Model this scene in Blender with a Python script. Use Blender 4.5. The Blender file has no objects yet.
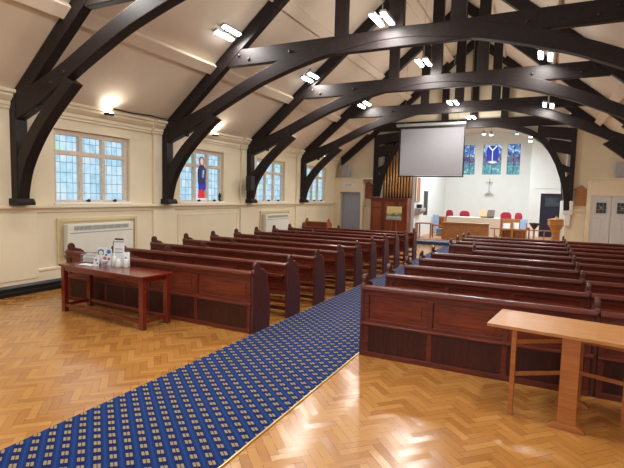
import bpy, bmesh, math, random
from math import sin, cos, pi, sqrt, radians
from mathutils import Vector, Matrix
random.seed(7)
S = bpy.context.scene
COL = S.collection

# ---------------------------------------------------------------- materials
def lin(c):
    return tuple(((v/255/12.92) if v/255 <= .04045 else ((v/255+.055)/1.055)**2.4) for v in c)

class NT:
    """small helper that chains shader nodes"""
    def __init__(s, name):
        s.m = bpy.data.materials.new(name); s.m.use_nodes = True
        s.t = s.m.node_tree; s.n = s.t.nodes
        s.b = s.n['Principled BSDF']
    def new(s, t, **k):
        n = s.n.new(t)
        for a, v in k.items(): setattr(n, a, v)
        return n
    def link(s, a, b): s.t.links.new(a, b)
    def put(s, sock, v):
        if hasattr(v, 'is_output') or isinstance(v, bpy.types.NodeSocket): s.link(v, sock)
        else: sock.default_value = v
    def math(s, op, a, b=0.0, c=None):
        n = s.new('ShaderNodeMath', operation=op)
        s.put(n.inputs[0], a); s.put(n.inputs[1], b)
        if c is not None: s.put(n.inputs[2], c)
        return n.outputs[0]
    def coords(s, kind='Object'):
        return s.new('ShaderNodeTexCoord').outputs[kind]
    def sep(s, v):
        n = s.new('ShaderNodeSeparateXYZ'); s.link(v, n.inputs[0]); return n.outputs
    def comb(s, x, y, z=0.0):
        n = s.new('ShaderNodeCombineXYZ')
        for i, q in enumerate((x, y, z)): s.put(n.inputs[i], q)
        return n.outputs[0]
    def noise(s, vec, scale=5, detail=4, rough=.55):
        n = s.new('ShaderNodeTexNoise'); s.link(vec, n.inputs['Vector'])
        n.inputs['Scale'].default_value = scale; n.inputs['Detail'].default_value = detail
        n.inputs['Roughness'].default_value = rough
        return n.outputs['Fac']
    def map(s, vec, sc):
        n = s.new('ShaderNodeMapping'); s.link(vec, n.inputs['Vector']); n.inputs['Scale'].default_value = sc
        return n.outputs[0]
    def ramp(s, fac, stops):
        n = s.new('ShaderNodeValToRGB'); s.put(n.inputs[0], fac)
        e = n.color_ramp.elements
        while len(e) < len(stops): e.new(.5)
        for i, (p, c) in enumerate(stops):
            e[i].position = p; e[i].color = (*lin(c), 1)
        return n.outputs[0]
    def mix(s, fac, a, b, mode='MIX'):
        n = s.new('ShaderNodeMix', data_type='RGBA', blend_type=mode)
        s.put(n.inputs[0], fac)
        for i, v in ((6, a), (7, b)):
            if isinstance(v, tuple): n.inputs[i].default_value = (*lin(v), 1)
            else: s.link(v, n.inputs[i])
        return n.outputs[2]
    def bump(s, h, strength=.3, dist=.01):
        n = s.new('ShaderNodeBump'); n.inputs['Strength'].default_value = strength
        n.inputs['Distance'].default_value = dist; s.link(h, n.inputs['Height'])
        s.link(n.outputs[0], s.b.inputs['Normal']); return n
    def base(s, c):
        if isinstance(c, tuple): s.b.inputs['Base Color'].default_value = (*lin(c), 1)
        else: s.link(c, s.b.inputs['Base Color'])
    def set(s, rough=.5, metal=0, spec=.5, coat=0, coatr=.1):
        s.b.inputs['Roughness'].default_value = rough; s.b.inputs['Metallic'].default_value = metal
        s.b.inputs['Specular IOR Level'].default_value = spec
        s.b.inputs['Coat Weight'].default_value = coat; s.b.inputs['Coat Roughness'].default_value = coatr

def plain(name, c, rough=.5, metal=0, var=6, scale=8, spec=.5):
    k = NT(name); v = k.coords()
    f = k.noise(v, scale, 3)
    a = tuple(max(0, q-var) for q in c); b = tuple(min(255, q+var) for q in c)
    k.base(k.ramp(f, [(.3, a), (.7, b)])); k.set(rough, metal, spec)
    return k.m

def wood(name, dark, light, rough=.35, scale=(1.5, 14, 14), coat=0, groove=None, spec=.5):
    k = NT(name); v = k.coords()
    g = k.noise(k.map(v, scale), 3.0, 6, .62)
    g2 = k.noise(v, 1.3, 2)
    f = k.math('ADD', k.math('MULTIPLY', g, .75), k.math('MULTIPLY', g2, .25))
    k.base(k.ramp(f, [(.34, dark), (.66, light)])); k.set(rough, 0, spec, coat, .15)
    if groove:
        x = k.sep(v)[0]
        fr = k.math('FRACT', k.math('DIVIDE', x, groove))
        h = k.math('GREATER_THAN', k.math('ABSOLUTE', k.math('SUBTRACT', fr, .5)), .44)
        k.bump(k.math('SUBTRACT', 1.0, h), .8, .006)
    else:
        k.bump(g, .08, .004)
    return k.m

def emit(name, c, strength):
    k = NT(name); k.base((8, 8, 8))
    k.b.inputs['Emission Color'].default_value = (*lin(c), 1)
    k.b.inputs['Emission Strength'].default_value = strength
    return k.m

def floor_mat():
    k = NT('parquet'); x, y, z = k.sep(k.coords())
    W, n = .072, 4
    u = k.math('MULTIPLY', k.math('ADD', x, y), .7071/W)
    v = k.math('MULTIPLY', k.math('SUBTRACT', y, x), .7071/W)
    i, j = k.math('FLOOR', u), k.math('FLOOR', v)
    fu, fv = k.math('FRACT', u), k.math('FRACT', v)
    kk = k.math('FLOORED_MODULO', k.math('SUBTRACT', i, j), 2.0*n)
    hz = k.math('LESS_THAN', kk, n-.5)
    vt = k.math('SUBTRACT', 1.0, hz)
    r = k.math('SUBTRACT', 2.0*n-1, kk)
    def sel(a, b): return k.math('ADD', k.math('MULTIPLY', hz, a), k.math('MULTIPLY', vt, b))
    idx = sel(k.math('SUBTRACT', i, kk), i)
    idy = sel(j, k.math('SUBTRACT', j, r))
    al = sel(k.math('ADD', kk, fu), k.math('ADD', r, fv))
    ac = sel(fv, fu)
    e = k.math('MINIMUM', k.math('MINIMUM', ac, k.math('SUBTRACT', 1.0, ac)),
               k.math('MINIMUM', al, k.math('SUBTRACT', float(n), al)))
    gap = k.math('LESS_THAN', e, .035)
    wn = k.new('ShaderNodeTexWhiteNoise', noise_dimensions='3D')
    k.link(k.comb(idx, idy, k.math('MULTIPLY', hz, 7.0)), wn.inputs['Vector'])
    grain = k.noise(k.comb(k.math('MULTIPLY', al, .6), k.math('MULTIPLY', ac, 3.5),
                           k.math('MULTIPLY', wn.outputs['Value'], 40.0)), 2.2, 5, .65)
    f = k.math('ADD', k.math('MULTIPLY', wn.outputs['Value'], .45), k.math('ADD', k.math('MULTIPLY', grain, .35), k.math('MULTIPLY', k.noise(k.comb(x, y, z), .9, 3), .2)))
    c = k.ramp(f, [(.1, (158, 102, 46)), (.4, (186, 129, 64)), (.62, (197, 142, 74)), (.9, (207, 157, 90))])
    gapn = k.math('MULTIPLY', gap, k.math('GREATER_THAN', k.noise(k.comb(x, y, z), 6, 2), .44))
    c = k.mix(k.math('MULTIPLY', gapn, .5), c, (84, 48, 20))
    k.base(c); k.set(.3, 0, .5, .5, .2)
    k.link(k.math('MULTIPLY_ADD', grain, .16, .16), k.b.inputs['Roughness'])
    # every block lies at its own very slight tilt
    vm = k.new('ShaderNodeVectorMath', operation='SUBTRACT'); k.link(wn.outputs['Color'], vm.inputs[0]); vm.inputs[1].default_value = (.5, .5, .5)
    sc = k.new('ShaderNodeVectorMath', operation='SCALE'); k.link(vm.outputs[0], sc.inputs[0]); sc.inputs['Scale'].default_value = .05
    bp = k.new('ShaderNodeBump'); bp.inputs['Strength'].default_value = .35; bp.inputs['Distance'].default_value = .004
    hh = k.math('SUBTRACT', k.math('MULTIPLY', k.noise(k.comb(x, y, z), 9, 3), .9), gap)
    k.link(hh, bp.inputs['Height'])
    ad = k.new('ShaderNodeVectorMath', operation='ADD'); k.link(bp.outputs[0], ad.inputs[0]); k.link(sc.outputs[0], ad.inputs[1])
    nm = k.new('ShaderNodeVectorMath', operation='NORMALIZE'); k.link(ad.outputs[0], nm.inputs[0])
    k.link(nm.outputs[0], k.b.inputs['Normal']); k.link(nm.outputs[0], k.b.inputs['Coat Normal'])
    return k.m

def carpet_mat():
    k = NT('patterned_carpet'); x, y, z = k.sep(k.coords())
    PX, PY = .166, .135
    a, b = k.math('DIVIDE', x, PX), k.math('DIVIDE', y, PY)
    def per(v, o): return k.math('ABSOLUTE', k.math('SUBTRACT', k.math('FRACT', k.math('ADD', v, o+.5)), .5))
    P = per(k.math('ADD', a, b), .44); Q = per(k.math('SUBTRACT', a, b), .556)
    lt = lambda v, t: k.math('LESS_THAN', v, t)
    mul = lambda u, v: k.math('MULTIPLY', u, v)
    mot = mul(mul(lt(P, .22), lt(Q, .25)), k.math('GREATER_THAN', P, .03))
    nz = k.noise(k.comb(x, y, z), 160, 2)
    c = k.mix(k.math('GREATER_THAN', P, .43), (22, 54, 118), (30, 70, 140))
    c = k.mix(k.math('GREATER_THAN', Q, .46), c, (26, 60, 126))
    c = k.mix(lt(P, .29), c, (16, 32, 86))
    c = k.mix(mot, c, (168, 154, 120))
    c = k.mix(k.math('MULTIPLY', nz, .35), c, (12, 22, 60))
    k.base(c); k.set(.9, 0, .2); k.bump(nz, .35, .003)
    return k.m

def glass_mat(name, seed, cy=0.135, cz=.2):
    """leaded obscure glass lit by the sky behind"""
    k = NT(name); x, y, z = k.sep(k.coords())
    a = k.math('DIVIDE', y, cy); b = k.math('DIVIDE', z, cz)
    lead = k.math('MAXIMUM', k.math('LESS_THAN', k.math('FRACT', a), .07), k.math('LESS_THAN', k.math('FRACT', b), .05))
    wn = k.new('ShaderNodeTexWhiteNoise', noise_dimensions='3D')
    k.link(k.comb(k.math('FLOOR', a), k.math('FLOOR', b), float(seed)), wn.inputs['Vector'])
    n = k.noise(k.comb(x, y, z), 7, 3)
    f = k.math('ADD', k.math('MULTIPLY', wn.outputs['Value'], .3), k.math('MULTIPLY', n, .7))
    c = k.ramp(f, [(.25, (134, 176, 202)), (.45, (164, 203, 224)), (.6, (188, 214, 226)), (.75, (208, 212, 222))])
    gr = k.math('MULTIPLY', k.math('GREATER_THAN', wn.outputs['Value'], .97), 1.0)
    c = k.mix(gr, c, (160, 214, 190))
    c = k.mix(lead, c, (84, 108, 128))
    k.base((40, 50, 60)); k.link(c, k.b.inputs['Emission Color']); k.b.inputs['Emission Strength'].default_value = 1.12
    k.set(.15)
    return k.m

def stained_mat():
    """altar window: deep blue over purple over turquoise, leaded"""
    k = NT('stained_glass'); x, y, z = k.sep(k.coords())
    v = k.new('ShaderNodeTexVoronoi', feature='F1'); v.inputs['Scale'].default_value = 8.5
    k.link(k.comb(x, y, z), v.inputs['Vector'])
    e = k.new('ShaderNodeTexVoronoi', feature='DISTANCE_TO_EDGE'); e.inputs['Scale'].default_value = 8.5
    k.link(k.comb(x, y, z), e.inputs['Vector'])
    r = k.sep(v.outputs['Color'])[0]
    hi = k.ramp(r, [(.1, (40, 92, 190)), (.4, (110, 170, 225)), (.6, (60, 60, 150)), (.85, (190, 215, 235))])
    mid = k.ramp(r, [(.1, (70, 70, 140)), (.4, (130, 90, 120)), (.6, (60, 120, 150)), (.9, (160, 150, 190))])
    lo = k.ramp(r, [(.1, (66, 150, 160)), (.45, (110, 190, 195)), (.7, (80, 140, 170)), (.9, (150, 210, 210))])
    t = k.math('ADD', z, k.math('MULTIPLY', r, .25))
    c = k.mix(k.math('GREATER_THAN', t, .68), lo, mid)
    c = k.mix(k.math('GREATER_THAN', t, 1.12), c, hi)
    c = k.mix(k.math('LESS_THAN', e.outputs['Distance'], .03), c, (30, 40, 70))
    k.base((20, 20, 30)); k.link(c, k.b.inputs['Emission Color']); k.b.inputs['Emission Strength'].default_value = .95
    return k.m

def painting_mat():
    k = NT('painted_canvas'); x, y, z = k.sep(k.coords())
    n = k.noise(k.comb(x, y, z), 6, 5)
    t = k.math('ADD', z, k.math('MULTIPLY', k.math('SUBTRACT', n, .5), .3))
    k.base(k.ramp(t, [(.0, (150, 172, 178)), (.12, (190, 204, 196)), (.18, (84, 100, 86)), (.24, (190, 190, 160)), (.3, (240, 222, 150)), (.5, (244, 230, 180))]))
    k.set(.7); return k.m

M = dict(
 floor=floor_mat(), carpet=carpet_mat(),
 wall=plain('cream_wall_paint', (232, 220, 193), .55, var=3, scale=2),
 ledge=plain('cream_gloss_paint', (234, 222, 196), .4, var=3, scale=2),
 ceil=plain('off_white_plaster', (226, 210, 190), .75, var=4, scale=1.2),
 white=plain('white_wall_paint', (232, 235, 232), .6, var=2, scale=2),
 wtrim=plain('white_gloss_paint', (236, 236, 234), .35, var=2),
 stone=plain('painted_stone_mullion', (214, 200, 184), .6, var=8, scale=14),
 skirt=plain('black_gloss_skirting', (22, 24, 24), .35),
 truss=wood('black_stained_timber', (24, 18, 18), (42, 32, 31), .5, (6, 6, 6), spec=.3),
 iron=plain('black_iron', (18, 18, 18), .5),
 pew=wood('dark_mahogany_pew', (70, 24, 15), (122, 50, 31), .38, (1.2, 16, 16), .15, spec=.4),
 pewpanel=wood('mahogany_panel', (88, 33, 19), (142, 63, 36), .4, (1.2, 16, 16), .12, spec=.35),
 pewend=wood('mahogany_end', (62, 26, 22), (100, 50, 42), .42, (14, 14, 1.5), .12, spec=.4),
 pewboard=wood('mahogany_boarding', (48, 18, 13), (78, 32, 22), .45, (14, 14, 1.5), .05, groove=.09, spec=.35),
 redwood=wood('red_mahogany_table', (84, 22, 14), (134, 42, 26), .22, (1.5, 14, 14), .5),
 oak=wood('light_oak', (160, 92, 42), (190, 122, 62), .4, (1.5, 14, 14), .15),
 oaktop=wood('pale_oak_top', (180, 120, 64), (204, 148, 90), .4, (1.5, 12, 12), .1),
 midoak=wood('honey_oak', (156, 100, 48), (190, 132, 74), .4, (3, 3, 9), .1),
 lightpew=wood('light_brown_wood', (128, 70, 34), (160, 94, 50), .4, (3, 3, 9), .1),
 redorgan=wood('red_brown_organ_case', (92, 36, 18), (138, 62, 32), .35, (9, 9, 1.5), .3),
 brass=plain('dull_gold_pipe', (196, 144, 92), .35, .35, 8),
 strip=plain('brass_edge_strip', (214, 190, 130), .3, .6),
 screen=plain('grey_screen_cloth', (158, 157, 162), .9, var=1),
 black=plain('black_plastic', (20, 20, 22), .45),
 silver=plain('silver_housing', (170, 170, 168), .4, .3),
 heater=plain('heater_enamel', (232, 232, 222), .4, var=2),
 grille=plain('grey_grille', (150, 148, 138), .5),
 olive=plain('olive_cream_recess', (214, 198, 160), .6, var=3),
 bluegrey=plain('blue_grey_door_paint', (164, 174, 196), .45, var=3),
 palegrey=plain('pale_grey_door_paint', (216, 220, 226), .45, var=3),
 navy=plain('navy_door_paint', (24, 26, 52), .45, var=3),
 dglass=plain('dark_glass', (58, 66, 74), .1),
 red=plain('crimson_cloth', (176, 42, 70), .85, var=8),
 cloth=plain('ivory_altar_cloth', (226, 218, 204), .85, var=6, scale=20),
 paper=plain('white_paper', (226, 232, 236), .6, var=3),
 bluepaper=plain('pale_blue_paper', (150, 178, 216), .6),
 blue=plain('sky_blue_print', (66, 128, 188), .5), redp=plain('coral_print', (200, 110, 96), .5),
 green=plain('dark_green_leaf', (64, 96, 84), .6), greycup=plain('grey_print', (140, 144, 150), .5),
 bottle=plain('white_bottle_plastic', (226, 228, 226), .3, var=2), cap=plain('blue_cap', (70, 150, 200), .4),
 spk=plain('grey_speaker_cloth', (172, 172, 176), .7), clear=plain('clear_acrylic', (206, 216, 222), .15, var=2),
 bowl=plain('dark_bronze', (52, 40, 32), .4, .4), book=plain('brown_book', (84, 62, 42), .6), page=plain('cream_page', (196, 160, 116), .7),
 steel=plain('steel', (190, 192, 196), .3, .8), bluecarp=plain('plain_blue_carpet', (52, 84, 140), .95, var=8, scale=60),
 fieldwood=wood('orange_brown_field', (124, 58, 28), (164, 86, 44), .35, (9, 9, 1.5), .3), stepwood=wood('step_wood', (176, 124, 84), (206, 156, 112), .45, (2, 9, 9)),
 tube=emit('led_tube', (244, 250, 255), 22.0), spotface=emit('flood_face', (255, 248, 230), 30.0),
 bluelamp=emit('blue_lamp_face', (110, 190, 255), 5.0),
 saint_blue=emit('glass_blue', (40, 52, 160), .9), saint_red=emit('glass_red', (215, 40, 52), .95),
 saint_dark=emit('glass_dark_blue', (38, 40, 92), .8), saint_skin=emit('glass_flesh', (222, 190, 180), .95), saint_pale=emit('glass_pale', (220, 228, 238), .95),
 saint_hair=emit('glass_brown', (140, 84, 70), .8), altarblue=emit('glass_deep_blue', (22, 44, 170), 1.0), altarwhite=emit('glass_white', (235, 242, 248), 1.0),
 stained=stained_mat(), painting=painting_mat(),
)
GL = [glass_mat('leaded_glass_%s' % 'abcd'[i], i+3) for i in range(4)]

# ---------------------------------------------------------------- mesh helpers
class MB:
    def __init__(s, mat=None): s.bm = bmesh.new(); s.M = mat or Matrix(); s.k = 0
    def _v(s, p): return s.bm.verts.new(s.M @ Vector(p))
    def box(s, x0, x1, y0, y1, z0, z1, T=None):
        e = .0003*(s.k % 6); s.k += 1          # keeps joined faces from lying in one plane
        x0 += e; x1 -= e; y0 += e; y1 -= e; z1 -= e
        c = [(x, y, z) for z in (z0, z1) for y in (y0, y1) for x in (x0, x1)]
        if T is not None: c = [T @ Vector(p) for p in c]
        v = [s._v(p) for p in c]
        for f in ((0, 2, 3, 1), (4, 5, 7, 6), (0, 1, 5, 4), (2, 6, 7, 3), (0, 4, 6, 2), (1, 3, 7, 5)):
            s.bm.faces.new([v[i] for i in f])
        return s
    def prism(s, poly, axis, a, b):
        """poly: 2-D outline; axis x -> (y,z), y -> (x,z), z -> (x,y)"""
        def P(q, t): return {'x': (t, q[0], q[1]), 'y': (q[0], t, q[1]), 'z': (q[0], q[1], t)}[axis]
        A = [s._v(P(q, a)) for q in poly]; B = [s._v(P(q, b)) for q in poly]
        n = len(poly)
        s.bm.faces.new(A); s.bm.faces.new(B[::-1])
        for i in range(n): s.bm.faces.new([A[i], B[i], B[(i+1) % n], A[(i+1) % n]])
        return s
    def strip(s, lo, hi, a, b, axis='y'):
        """closed band between two polylines in (x,z), thick from y=a to y=b"""
        def P(q, t): return (q[0], t, q[1]) if axis == 'y' else (t, q[0], q[1])
        n = len(lo)
        L0 = [s._v(P(q, a)) for q in lo]; H0 = [s._v(P(q, a)) for q in hi]
        L1 = [s._v(P(q, b)) for q in lo]; H1 = [s._v(P(q, b)) for q in hi]
        for i in range(n-1):
            j = i+1
            s.bm.faces.new([L0[i], L0[j], H0[j], H0[i]]); s.bm.faces.new([L1[i], H1[i], H1[j], L1[j]])
            s.bm.faces.new([L0[i], L1[i], L1[j], L0[j]]); s.bm.faces.new([H0[i], H0[j], H1[j], H1[i]])
        for i in (0, n-1): s.bm.faces.new([L0[i], H0[i], H1[i], L1[i]])
        return s
    def cyl(s, p, q, r, r2=None, n=12):
        p, q = Vector(p), Vector(q); d = (q-p).normalized()
        u = d.orthogonal().normalized(); w = d.cross(u); r2 = r if r2 is None else r2
        A = [s._v(p+(u*cos(t)+w*sin(t))*r) for t in [2*pi*i/n for i in range(n)]]
        B = [s._v(q+(u*cos(t)+w*sin(t))*r2) for t in [2*pi*i/n for i in range(n)]]
        s.bm.faces.new(A[::-1]); s.bm.faces.new(B)
        for i in range(n): s.bm.faces.new([A[i], A[(i+1) % n], B[(i+1) % n], B[i]])
        return s
    def lathe(s, prof, c=(0, 0, 0), n=20, a0=0, a1=2*pi):
        rings = []
        for r, z in prof:
            rings.append([s._v((c[0]+max(r, .0005)*cos(a0+(a1-a0)*i/n), c[1]+max(r, .0005)*sin(a0+(a1-a0)*i/n), c[2]+z)) for i in range(n)])
        for k in range(len(rings)-1):
            for i in range(n): s.bm.faces.new([rings[k][i], rings[k][(i+1) % n], rings[k+1][(i+1) % n], rings[k+1][i]])
        s.bm.faces.new(rings[0][::-1]); s.bm.faces.new(rings[-1])
        return s
    def sphere(s, c, r, sc=(1, 1, 1)):
        bmesh.ops.create_uvsphere(s.bm, u_segments=14, v_segments=9, radius=r, matrix=s.M @ Matrix.Translation(c) @ Matrix.Diagonal((*sc, 1)))
        return s
    def tube(s, pts, r, n=8):
        for a, b in zip(pts, pts[1:]): s.cyl(a, b, r, n=n)
        for p in pts[1:-1]: s.sphere(p, r)
        return s
    def build(s, name, mat, parent=None, bevel=0, smooth=False, seg=2, origin=None):
        bmesh.ops.recalc_face_normals(s.bm, faces=s.bm.faces)
        if parent is not None and not islocal(parent):
            bmesh.ops.translate(s.bm, verts=s.bm.verts, vec=-wl(parent))
        if origin is not None: bmesh.ops.translate(s.bm, verts=s.bm.verts, vec=-Vector(origin))
        me = bpy.data.meshes.new(name); s.bm.to_mesh(me); s.bm.free()
        me.materials.append(mat if not isinstance(mat, str) else M[mat])
        if smooth:
            for p in me.polygons: p.use_smooth = True
        o = bpy.data.objects.new(name, me); COL.objects.link(o)
        if origin is not None: o.location = origin
        if parent is not None: o.parent = parent
        if bevel:
            m = o.modifiers.new('bevel', 'BEVEL'); m.width = bevel; m.segments = seg; m.limit_method = 'ANGLE'; m.angle_limit = radians(40)
        return o

def islocal(o):
    while o:
        if o.get('_local'): return True
        o = o.parent
    return False
def wl(o):
    v = Vector(o.location)
    while o.parent: o = o.parent; v += Vector(o.location)
    return v
def tag(o, label, cat, group=None, kind=None):
    o['label'] = label; o['category'] = cat
    if group: o['group'] = group
    if kind: o['kind'] = kind
    return o
def thing(name, label, cat, loc=(0, 0, 0), rz=0, group=None, local=False):
    o = bpy.data.objects.new(name, None); COL.objects.link(o); o.location = loc; o.rotation_euler = (0, 0, rz)
    o.empty_display_size = .1
    if local: o['_local'] = 1
    return tag(o, label, cat, group)
def struct(o):
    o['kind'] = 'structure'; return o
def kids(o): return [c for c in bpy.data.objects if c.parent == o]
def copy_tree(o, loc=None, label=None, parent=None, rz=None):
    c = o.copy(); COL.objects.link(c)
    if parent is not None: c.parent = parent
    if loc is not None: c.location = loc
    if rz is not None: c.rotation_euler = (0, 0, rz)
    if label: c['label'] = label
    for k in kids(o):
        if k.parent == o: copy_tree(k, parent=c)
    return c

# ---------------------------------------------------------------- camera
F, YAW, PIT, ROL, H = 467., .457115, .083544, .023614, 1.9
fw = Vector((-sin(YAW)*cos(PIT), cos(YAW)*cos(PIT), -sin(PIT)))
r0 = fw.cross(Vector((0, 0, 1))).normalized(); u0 = r0.cross(fw)
rt = r0*cos(ROL)+u0*sin(ROL); up = -r0*sin(ROL)+u0*cos(ROL)
cam = bpy.data.cameras.new('camera'); co = bpy.data.objects.new('camera', cam); COL.objects.link(co)
mw = Matrix((rt, up, -fw)).transposed().to_4x4(); mw.translation = (0, 0, H); co.matrix_world = mw
cam.sensor_width = 36; cam.lens = F/624*36; cam.clip_start = .05; cam.clip_end = 200
S.camera = co

# ---------------------------------------------------------------- the shell
XL, XR, XC = -8.3, 3.1, -2.6
YB, YE = -3.0, 19.42            # the photographer's end is left open behind YB
TY = [5.06+3.56*i for i in range(5)]      # truss centres
def roof_z(x): return 3.68+.83*(5.4-abs(x-XC))
struct(MB().box(XL-.4, XR+.4, YB, 19.45, -.15, 0).build('floor', 'floor'))
b = MB().box(-8.7, 3.5, 19.45, 27.4, -.15, .17)
struct(b.build('floor_chancel', 'stepwood'))
# left wall with four window openings
WC = [6.7, 10.12, 13.68, 17.2]; WW, WZ0, WZ1 = 1.8, 1.62, 3.04
b = MB(); th = .4
b.box(XL-th, XL, YB, YE+.3, 0, WZ0); b.box(XL-th, XL, YB, YE+.3, WZ1, 3.4)
ys = [YB]+sum([[c-WW/2, c+WW/2] for c in WC], [])+[YE+.3]
for i in range(0, len(ys), 2): b.box(XL-th, XL, ys[i], ys[i+1], WZ0, WZ1)
struct(b.build('wall_left', 'wall'))
struct(MB().box(XR, XR+th, YB, YE+.3, 0, 3.75).build('wall_right', 'wall'))
# ceiling slopes
b = MB()
zr = roof_z(XC); e = 6.1
b.prism([(XC-e, roof_z(XC-e)), (XC, zr), (XC+e, roof_z(XC+e)), (XC+e, roof_z(XC+e)+.15), (XC, zr+.15), (XC-e, roof_z(XC-e)+.15)], 'y', YB, YE+.3)
struct(b.build('ceiling', 'ceil'))
# purlins: boxed and painted like the ceiling
pi_ = 0
for d in (4.2, 2.62, 1.0):
    for s in (-1, 1):
        pi_ += 1
        x = XC+s*d; z = roof_z(x)
        T = Matrix.Translation((x, 0, z)) @ Matrix.Rotation(-s*-math.atan(.83), 4, 'Y')
        o = MB().box(-.12, .12, YB, YE, -.11, .0, T).build('trim_%d' % pi_, 'ceil', bevel=.012); struct(o)
# cornice and pilasters along the left (and right) wall
def cornice(side):
    X = XL if side < 0 else XR; s = 1 if side < 0 else -1
    prof = [(0, 3.24), (.03, 3.24), (.03, 3.28), (.05, 3.30), (.05, 3.36), (.08, 3.38), (.13, 3.44), (.13, 3.48), (.17, 3.50), (.17, 3.55), (0, 3.60)]
    b = MB(); b.prism([(X+s*p, z) for p, z in prof], 'y', YB, YE)
    for ty in TY[:4]:
        b.prism([(X+s*(p+.07 if p else 0), z) for p, z in prof], 'y', ty-.42, ty+.42)
    return b.build('trim_%d' % (7 if side < 0 else 8), 'ledge')
struct(cornice(-1)); struct(cornice(1))
b = MB()
for ty in TY[:4]:
    b.box(XL, XL+.07, ty-.36, ty+.36, 1.58, 3.26); b.box(XL, XL+.05, ty-.36, ty+.36, .26, 1.46)
struct(b.build('trim_9', 'wall', bevel=.01))
# dado ledge, lower plinth, panel mouldings
b = MB()
b.prism([(XL, 1.44), (XL+.03, 1.46), (XL+.05, 1.52), (XL+.12, 1.55), (XL+.12, 1.585), (XL, 1.60)], 'y', YB, YE)
b.prism([(XL, .19), (XL+.03, .19), (XL+.03, .36), (XL+.045, .38), (XL+.045, .41), (XL+.01, .43), (XL, .43)], 'y', YB, YE)
struct(b.build('trim_10', 'ledge'))
b = MB()
for i, ty in enumerate(TY[:4]):
    y0, y1 = ty+.5, ty+3.06
    if i in (0, 2): continue
    for (a, c, z0, z1) in ((y0, y1, 1.30, 1.33), (y0, y1, .34, .37), (y0, y0+.03, .34, 1.33), (y1-.03, y1, .34, 1.33)): b.box(XL, XL+.015, a, c, z0, z1)
for (a, c) in ((1.9, 4.6),):
    for (p, q, z0, z1) in ((a, c, 1.30, 1.33), (a, a+.03, .34, 1.33), (c-.03, c, .34, 1.33)): b.box(XL, XL+.015, p, q, z0, z1)
struct(b.build('trim_11', 'ledge'))
b = MB().prism([(XL, 0), (XL+.10, 0), (XL+.10, .07), (XL+.085, .08), (XL+.085, .15), (XL+.05, .19), (XL, .19)], 'y', YB, YE)
struct(b.build('baseboard_left', 'skirt'))

# windows in the left wall
def window(i, yc):
    y0, y1 = yc-WW/2, yc+WW/2; xf = XL-.2
    r = bpy.data.objects.new('window_%d' % (i+1), None); COL.objects.link(r); r.location = (XL, yc, WZ0); r['kind'] = 'structure'
    b = MB()                           # stone frame, two mullions and a transom
    zt = 2.56
    b.box(xf, xf+.13, y0, y0+.09, WZ0, WZ1); b.box(xf, xf+.13, y1-.09, y1, WZ0, WZ1)
    b.box(xf, xf+.13, y0, y1, WZ1-.1, WZ1); b.box(xf, xf+.13, y0, y1, WZ0, WZ0+.07)
    L = (WW-.18)/3
    for k in (1, 2): b.box(xf-.005, xf+.13, y0+.09+L*k-.045, y0+.09+L*k+.045, WZ0, WZ1)
    b.box(xf-.005, xf+.125, y0, y1, zt, zt+.09)
    b.build('window_frame', 'stone', r, bevel=.012)
    MB().box(XL-.21, XL+.03, y0-.02, y1+.02, WZ0-.02, WZ0+.03).build('window_sill', 'wtrim', r, bevel=.01)
    for k in range(3):
        for (z0, z1) in ((WZ0+.07, zt), (zt+.09, WZ1-.1)):
            MB().box(xf+.03, xf+.045, y0+.09+L*k, y0+.09+L*(k+1), z0, z1).build('window_pane', GL[i], r)
    b = MB()                           # iron casement stays
    for k in (1.22, 2.43): b.sphere((xf+.19, y0+.09+L*k, WZ0+.055), .036); b.cyl((xf+.10, y0+.09+L*k, WZ0+.055), (xf+.19, y0+.09+L*k, WZ0+.055), .014)
    b.build('window_latch', 'iron', r)
    if i == 1:                         # robed figure in coloured glass in the middle light
        g = lambda nm, mt, poly: MB().prism([(yc+a, z) for a, z in poly], 'x', xf+.135, xf+.145).build(nm, mt, r)
        g('robe', 'saint_dark', [(-.15, 2.15), (-.16, 2.5), (-.08, 2.62), (.08, 2.62), (.17, 2.5), (.17, 2.3), (.10, 2.12), (0, 2.1)])
        g('skirt', 'saint_blue', [(-.13, 1.95), (-.14, 2.16), (.02, 2.1), (.1, 2.14), (.16, 2.28), (.17, 2.0), (.1, 1.93), (0, 1.97)])
        g('red_hem', 'saint_red', [(-.15, 1.74), (-.13, 1.97), (0, 1.99), (.1, 1.95), (.14, 1.74)])
        g('sleeve', 'saint_pale', [(.0, 2.3), (.04, 2.5), (.1, 2.5), (.08, 2.28)])
        g('halo', 'saint_hair', [(.11*cos(t*pi/7), 2.74+.13*sin(t*pi/7)) for t in range(14)])
        f = [(.065*cos(t*pi/7), 2.73+.09*sin(t*pi/7)) for t in range(14)]
        MB().prism([(yc+a, z) for a, z in f], 'x', xf+.14, xf+.15).build('face', 'saint_skin', r)
        g('base_scroll', 'saint_pale', [(-.2, WZ0+.08), (-.2, 1.74), (.2, 1.74), (.2, WZ0+.08)])
for i, yc in enumerate(WC): window(i, yc)

tag(MB().lathe([(.05, 0), (.055, .02), (.03, .08), (.045, .16), (.02, .24)], (0, 0, 0), n=12).build('sill_ornament', 'bowl'), 'small dark ornament on the sill right of the coloured-figure window', 'ornament').location = (XL-.08, WC[1]+.82, WZ0+.03)

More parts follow.
